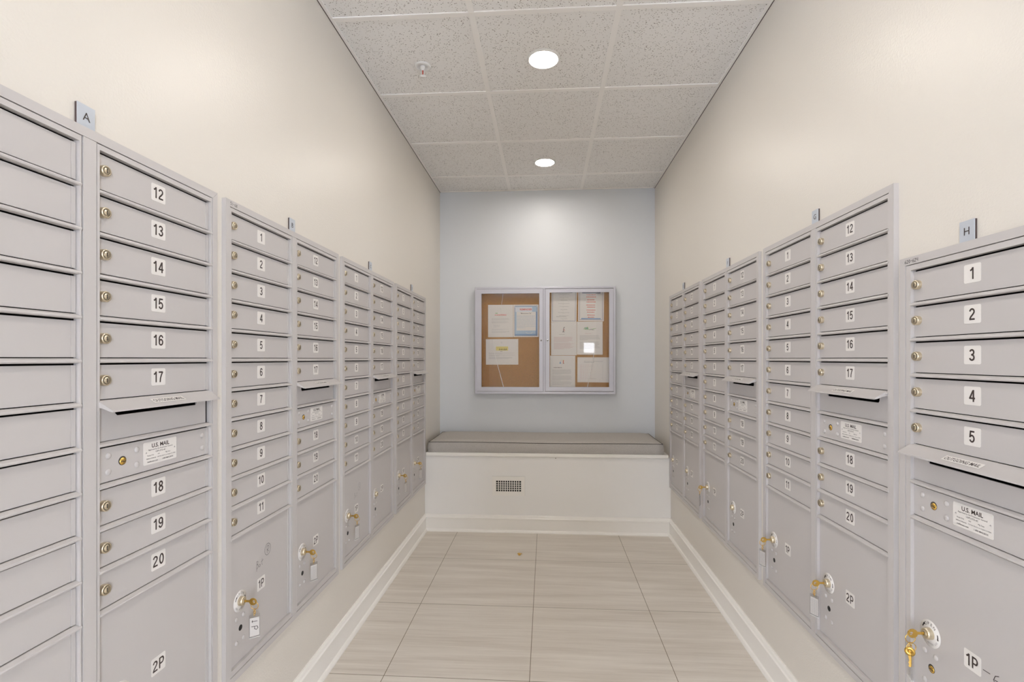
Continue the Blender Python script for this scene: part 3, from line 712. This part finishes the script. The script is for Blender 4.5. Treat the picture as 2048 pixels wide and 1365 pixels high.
def cdoor(x0, x1, z0, z1, gx0, gx1, gz0, gz1, lx):
    mb = MB(); y0, y1 = FRY, FRY+0.014
    def bd(p): mb.prism(p, 'y', y0, y1, M_alu)
    bd([(x0, z1), (x1, z1), (gx1, gz1), (gx0, gz1)]); bd([(x0, z0), (gx0, gz0), (gx1, gz0), (x1, z0)])
    bd([(x0, z0), (x0, z1), (gx0, gz1), (gx0, gz0)]); bd([(x1, z0), (gx1, gz0), (gx1, gz1), (x1, z1)])
    for a in ((x0-0.0022, x0, z0, z1), (x1, x1+0.0022, z0, z1)): mb.box(a[0], a[1], y0+0.003, y0+0.005, a[2], a[3], M_seam)
    for a in ((z0-0.0022, z0), (z1, z1+0.0022)): mb.box(x0, x1, y0+0.003, y0+0.005, a[0], a[1], M_seam)
    dr = mb.build('case_door', t, bevel=0.0012)
    MB().box(gx0-0.002, gx1+0.002, y0+0.007, y0+0.010, gz0-0.002, gz1+0.002, M_glass).build('glass_pane', dr)
    mb = MB(); mb.lathe([(0.0088, 0), (0.0085, 0.004), (0.006, 0.006), (0.0001, 0.0062)], (lx, y0, 0.155), M_nickel2, 'y', 20)
    mb.lathe([(0.0030, 0.0062), (0.0001, 0.0066)], (lx, y0, 0.155), M_slot, 'y', 12); mb.build('case_lock', dr)
M_nickel2 = mat('chrome', (0.75, 0.76, 0.80), 0.2, 0.9)
cdoor(-0.588, -0.0265, -0.275, 0.589, -0.549, -0.059, -0.240, 0.552, -0.043)
cdoor(-0.0075, 0.559, -0.273, 0.587, 0.028, 0.524, -0.238, 0.557, 0.011)

def lines(mb, x0, x1, z, n, dz, m, h=0.0016, y=-0.0011, jag=0.12, gap=0.003, center=False):
    """rows of small word-length marks"""
    for k in range(n):
        xe = x1-random.random()*jag*(x1-x0) if k < n-1 else x0+(x1-x0)*random.uniform(0.35, 0.8)
        a = x0 if not center else x0+random.random()*jag*(x1-x0); xx = a
        if center: xe = x0+x1-a
        while xx < xe-0.004:
            wd = random.uniform(0.005, 0.014); mb.quad(xx, min(xx+wd, xe), z-k*dz, z-k*dz+h, y, m); xx += wd+gap
def border(mb, w, h, ins, th, m, y=-0.0010):
    a, b = w/2-ins, h/2-ins
    mb.quad(-a, a, b-th, b, y, m).quad(-a, a, -b, -b+th, y, m).quad(-a, -a+th, -b, b, y, m).quad(a-th, a, -b, b, y, m)
def notice(x0, z1, x1, z0, label, draw, rot=0.0, lift=0.0, name='paper_notice'):
    w, h = x1-x0, z1-z0; mb = MB(); mb.box(-w/2, w/2, -0.0008, -0.0002, -h/2, h/2, M_paper); draw(mb, w, h)
    o = mb.build(name, None, ((x0+x1)/2, KY-lift, CZ+(z0+z1)/2)); o.rotation_euler = (0, rot, 0)
    tag(o, label, 'notice', 'paper notices pinned in the case')
    for s in (-1, 1):
        p = MB().lathe([(0.0030, 0), (0.0026, 0.002), (0.0014, 0.003), (0.0022, 0.006), (0.0001, 0.0064)], (s*(w/2-0.014), -0.0008, h/2-0.018), M_grid, 'y', 10).build('push_pin', o)
    return o
def d1(mb, w, h):
    mb.stroke([(3, 8), (0, 9), (-2, 6), (-2, 0), (1, -3), (4, 0)], 0.001, -0.001, M_grey, 0, h/2-0.036, 0.001); mb.stroke([(0, -3), (0, -30)], 0.0005, -0.001, M_grey, 0.004, h/2-0.036, 0.001)
    lines(mb, -0.045, 0.0, h/2-0.076, 1, 0.01, M_green, 0.007, gap=0.002); lines(mb, 0.0, 0.060, h/2-0.079, 2, 0.006, M_pink, 0.002)
    lines(mb, -0.050, 0.062, h/2-0.091, 1, 0.01, M_red, 0.0065, gap=0.003, jag=0); mb.quad(0.02, 0.05, h/2-0.091, h/2-0.086, -0.0011, M_red)
    lines(mb, -0.030, 0.030, h/2-0.103, 1, 0.01, M_grey, 0.0012, center=True)
    lines(mb, -0.075, 0.080, h/2-0.118, 4, 0.0048, M_grey, 0.0012); lines(mb, -0.075, 0.080, h/2-0.142, 4, 0.0048, M_grey, 0.0012)
    lines(mb, -0.060, -0.005, h/2-0.172, 5, 0.0052, M_grey, 0.0010); lines(mb, -0.075, 0.080, h/2-0.210, 2, 0.0048, M_grey, 0.0012); lines(mb, -0.075, 0.080, h/2-0.228, 3, 0.0048, M_grey, 0.0012)
notice(-0.497, 0.461, -0.282, 0.184, 'white portrait notice with a red and green heading, upper left in the left glass door', d1)
def d2(mb, w, h):
    border(mb, w, h, 0.010, 0.003, M_navy); mb.quad(-w/2+0.013, w/2-0.013, -h/2+0.013, h/2-0.013, -0.00095, M_lblue)
    mb.quad(w/2-0.026, w/2-0.013, -h/2+0.013, h/2-0.06, -0.00100, M_blue); mb.quad(-w/2+0.014, w/2-0.014, -h/2+0.013, -h/2+0.026, -0.00100, M_blue)
    mb.quad(-w/2+0.016, w/2-0.055, h/2-0.062, h/2-0.020, -0.00099, mat('blush_paper', (0.66, 0.68, 0.73), 0.6))
    mb.quad(-w/2+0.027, w/2-0.024, -h/2+0.055, h/2-0.062, -0.00105, M_paper)
    mb.text('REMINDER', 0, h/2-0.040, -0.0012, 0.016, M_red, 0.03, maxw=0.115); mb.text('"Maintenance Tip"', 0, h/2-0.074, -0.0012, 0.009, M_ink, 0.01, maxw=0.125)
    lines(mb, -0.078, 0.080, h/2-0.096, 11, 0.0102, M_blue, 0.0018, y=-0.0012, jag=0.05, gap=0.004)
    mb.stroke([(0.028+0.03*math.cos(a*0.35), -h/2+0.045-0.016*math.sin(a*0.35)) for a in range(1, 9)], 0.003, -0.0012, M_paper)
notice(-0.280, 0.461, -0.065, 0.185, 'blue bordered notice headed REMINDER in the left glass door', d2)
def d3(mb, w, h):
    mb.stroke([(3, 8), (0, 9), (-3, 5), (-2, -1), (2, -3)], 0.0012, -0.001, M_grey, -0.004, h/2-0.034, 0.0011); mb.stroke([(5, 8), (4, -3)], 0.0012, -0.001, M_grey, -0.004, h/2-0.034, 0.0011)
    mb.quad(-0.052, 0.052, h/2-0.098, h/2-0.064, -0.0010, M_yellow)
    for x, q in ((-0.020, 0.010), (-0.002, 0.012), (0.018, 0.014), (0.034, 0.006)): mb.stroke([(-0.006, -0.007), (0.001, 0.004), (0.006, -q*0.5), (-0.002, -0.007)], 0.003, -0.0012, M_ink, x, h/2-0.086)
    lines(mb, -0.014, 0.014, h/2-0.108, 1, 0.01, M_ink, 0.0030, jag=0)
    lines(mb, -0.113, 0.113, h/2-0.121, 2, 0.006, M_grey, 0.0020, jag=0.05); lines(mb, -0.113, 0.113, h/2-0.139, 2, 0.006, M_grey, 0.0020, jag=0.05)
    lines(mb, -0.113, 0.100, h/2-0.157, 3, 0.006, M_grey, 0.0020)
notice(-0.516, 0.168, -0.238, -0.051, 'white landscape notice with a yellow picture, alone at lower left of the case', d3, rot=-0.004)
def d4(mb, w, h):
    border(mb, w, h, 0.009, 0.0025, M_navy)
    z = h/2-0.042
    for k in range(9):
        lines(mb, -0.048+0.010*(k % 3), 0.048-0.010*(k % 3), z, 1, 0.01, M_grey, 0.0022, jag=0, center=True); lines(mb, -0.012, 0.012, z-0.008, 1, 0.01, M_grey, 0.0013, jag=0); z -= 0.026
    lines(mb, -0.063, 0.063, -h/2+0.046, 1, 0.01, M_ink, 0.0022, jag=0)
    mb.quad(-0.07, 0.07, h/2-0.030, h/2-0.023, -0.0011, M_navy)
notice(0.043, 0.588, 0.257, 0.309, 'white notice with a thin navy border, top left in the right glass door', d4, rot=0.012)
def d5(mb, w, h):
    border(mb, w, h, 0.007, 0.0015, M_pink); border(mb, w, h, 0.012, 0.002, M_navy, -0.0012)
    mb.quad(-0.082, 0.082, -h/2+0.016, -h/2+0.026, -0.0013, M_blue); mb.quad(-0.078, 0.078, h/2-0.036, h/2-0.026, -0.0013, M_navy)
    z = h/2-0.052
    for k in range(10):
        lines(mb, -0.045, 0.045, z, 1, 0.01, M_red, 0.0062, jag=0.25, center=True, gap=0.0025); z -= 0.0175 if k % 2 == 0 else 0.0255
notice(0.270, 0.589, 0.486, 0.317, 'notice with bold red centred lines, top right in the right glass door', d5, rot=0.012)
def d6(mb, w, h):
    mb.stroke([(-4, -20), (2, -12), (-2, -4), (6, 0), (1, 8), (4, 16), (10, 21)], 0.004, -0.001, M_ink, -0.004, h/2-0.062, 0.001)
    mb.stroke([(-8, -20), (10, -21)], 0.003, -0.001, M_ink, -0.004, h/2-0.062, 0.001); mb.stroke([(-2, 4), (5, -6), (8, -12)], 0.003, -0.0011, M_red, 0, h/2-0.062, 0.001)
    lines(mb, -0.040, 0.040, h/2-0.104, 1, 0.01, M_grey, 0.0025, jag=0)
    lines(mb, -0.084, 0.076, h/2-0.126, 7, 0.0064, M_pink, 0.0017, jag=0.06, gap=0.002); lines(mb, -0.084, 0.084, h/2-0.176, 9, 0.0064, M_pink, 0.0017, jag=0.2, gap=0.002)
notice(0.041, 0.309, 0.257, 0.029, 'white notice with a small dark tree-like sketch, middle left in the right glass door', d6, lift=0.001)
def d7(mb, w, h):
    for k in range(26):
        a = random.random()*6.28; r = random.random(); mb.quad(-0.03+0.022*r*math.cos(a), -0.03+0.022*r*math.cos(a)+0.010, h/2-0.062+0.013*r*math.sin(a), h/2-0.056+0.013*r*math.sin(a), -0.0010-k*0.00001, M_green if k % 5 else M_blue)
    mb.stroke([(-54, 0), (-30, 2), (-10, -6), (20, -4), (30, 2), (52, 4)], 0.003, -0.0014, M_green, 0, h/2-0.062, 0.001)
    mb.stroke([(0, -8), (12, -2), (22, -9), (34, -6)], 0.005, -0.0015, M_grey, 0, h/2-0.062, 0.001)
    lines(mb, -0.040, 0.040, h/2-0.102, 1, 0.01, M_pink, 0.0022, jag=0)
    lines(mb, -0.084, 0.084, h/2-0.118, 7, 0.0064, M_grey, 0.0017, jag=0.05, gap=0.002); lines(mb, -0.084, 0.084, h/2-0.172, 10, 0.0064, M_grey, 0.0017, jag=0.1, gap=0.002)
notice(0.259, 0.314, 0.475, 0.034, 'white notice with a green leafy picture, middle right in the right glass door', d7, lift=0.002)
def d8(mb, w, h):
    mb.stroke([(0, -14), (0, 10)], 0.006, -0.001, M_red, 0.006, h/2-0.052, 0.001); mb.stroke([(-6, 11), (6, 11)], 0.003, -0.001, M_yellow, 0.006, h/2-0.050, 0.001); mb.stroke([(-4, -14), (8, -14)], 0.003, -0.001, M_ink, 0.006, h/2-0.052, 0.001)
    mb.add([(-0.028, -0.001, h/2-0.068), (-0.012, -0.001, h/2-0.068), (-0.020, -0.001, h/2-0.046)], [(0, 1, 2)], M_blue); mb.stroke([(-20, 4), (-14, 12), (-6, 8)], 0.001, -0.001, M_grey, 0, h/2-0.05, 0.001)
    lines(mb, -0.075, 0.070, h/2-0.104, 1, 0.01, M_ink, 0.0048, jag=0, gap=0.004)
    lines(mb, -0.086, 0.078, h/2-0.120, 7, 0.0066, M_grey, 0.0018, jag=0.05, gap=0.002); lines(mb, -0.086, 0.078, h/2-0.172, 7, 0.0066, M_grey, 0.0018, jag=0.05, gap=0.002); lines(mb, -0.086, 0.078, h/2-0.222, 5, 0.0066, M_grey, 0.0018, jag=0.1, gap=0.002)
notice(0.032, 0.026, 0.245, -0.253, 'white notice with two tiny coloured figures, bottom left in the right glass door', d8, rot=0.004)
def d9(mb, w, h):
    lines(mb, -0.075, 0.088, h/2-0.036, 2, 0.009, M_grey, 0.0035, jag=0.05, gap=0.004)
    for k in range(10):
        mb.quad(-0.110, -0.090, h/2-0.066-k*0.013, h/2-0.0645-k*0.013, -0.001, M_pink); lines(mb, -0.085, 0.05-0.01*(k % 3), h/2-0.066-k*0.013, 1, 0.01, M_pink, 0.0013, gap=0.008)
        mb.quad(0.077, 0.085, h/2-0.066-k*0.013, h/2-0.0645-k*0.013, -0.001, M_grey)
    lines(mb, -0.045, 0.062, -h/2+0.030, 1, 0.01, M_grey, 0.0018, jag=0)
notice(0.263, 0.012, 0.527, -0.200, 'white landscape notice with a faint printed table, bottom right in the right glass door', d9, rot=0.004)

# thin white strips just behind the glass
def strip(pts, label, r=0.0022):
    o = MB().tube([(x, y, CZ+z) for x, y, z in pts], r, M_white, 6).build('white_strip'); return tag(o, label, 'strip', 'thin white strips behind the glass')
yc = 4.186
strip([(-0.451, yc, 0.164), (-0.449, yc, 0.120), (-0.443, yc, 0.06), (-0.430, yc, 0.005), (-0.412, yc, -0.06), (-0.392, yc, -0.13), (-0.372, yc, -0.205), (-0.363, yc, -0.239)], 'thin curved white cord behind the left glass pane, over the landscape notice')
strip([(-0.368, yc+0.01, 0.552), (-0.374, yc+0.01, 0.50), (-0.381, yc+0.012, 0.462)], 'short thin cord at the top of the left glass pane', 0.0010)
strip([(0.401, yc, 0.052), (0.392, yc, -0.01), (0.376, yc, -0.09), (0.360, yc, -0.17), (0.346, yc, -0.237)], 'slanting thin white cord behind the right glass pane')

# little brass scrap on the floor
t = MB(); t.ring((0, 0, 0.0042), 0.0085, 0.0026, M_brass, 'z', 16); t.tube([(0.006, -0.004, 0.003), (0.010, -0.014, 0.004), (0.004, -0.024, 0.003), (-0.004, -0.020, 0.005)], 0.0026, M_brass, 6)
t.tube([(0.006, 0.004, 0.003), (0.016, 0.002, 0.006), (0.020, -0.006, 0.003)], 0.0022, M_brass, 6)
tag(t.build('brass_scrap', None, (-0.180, 3.270, 0)), 'tiny twisted brass-coloured scrap lying on the floor tiles', 'scrap')
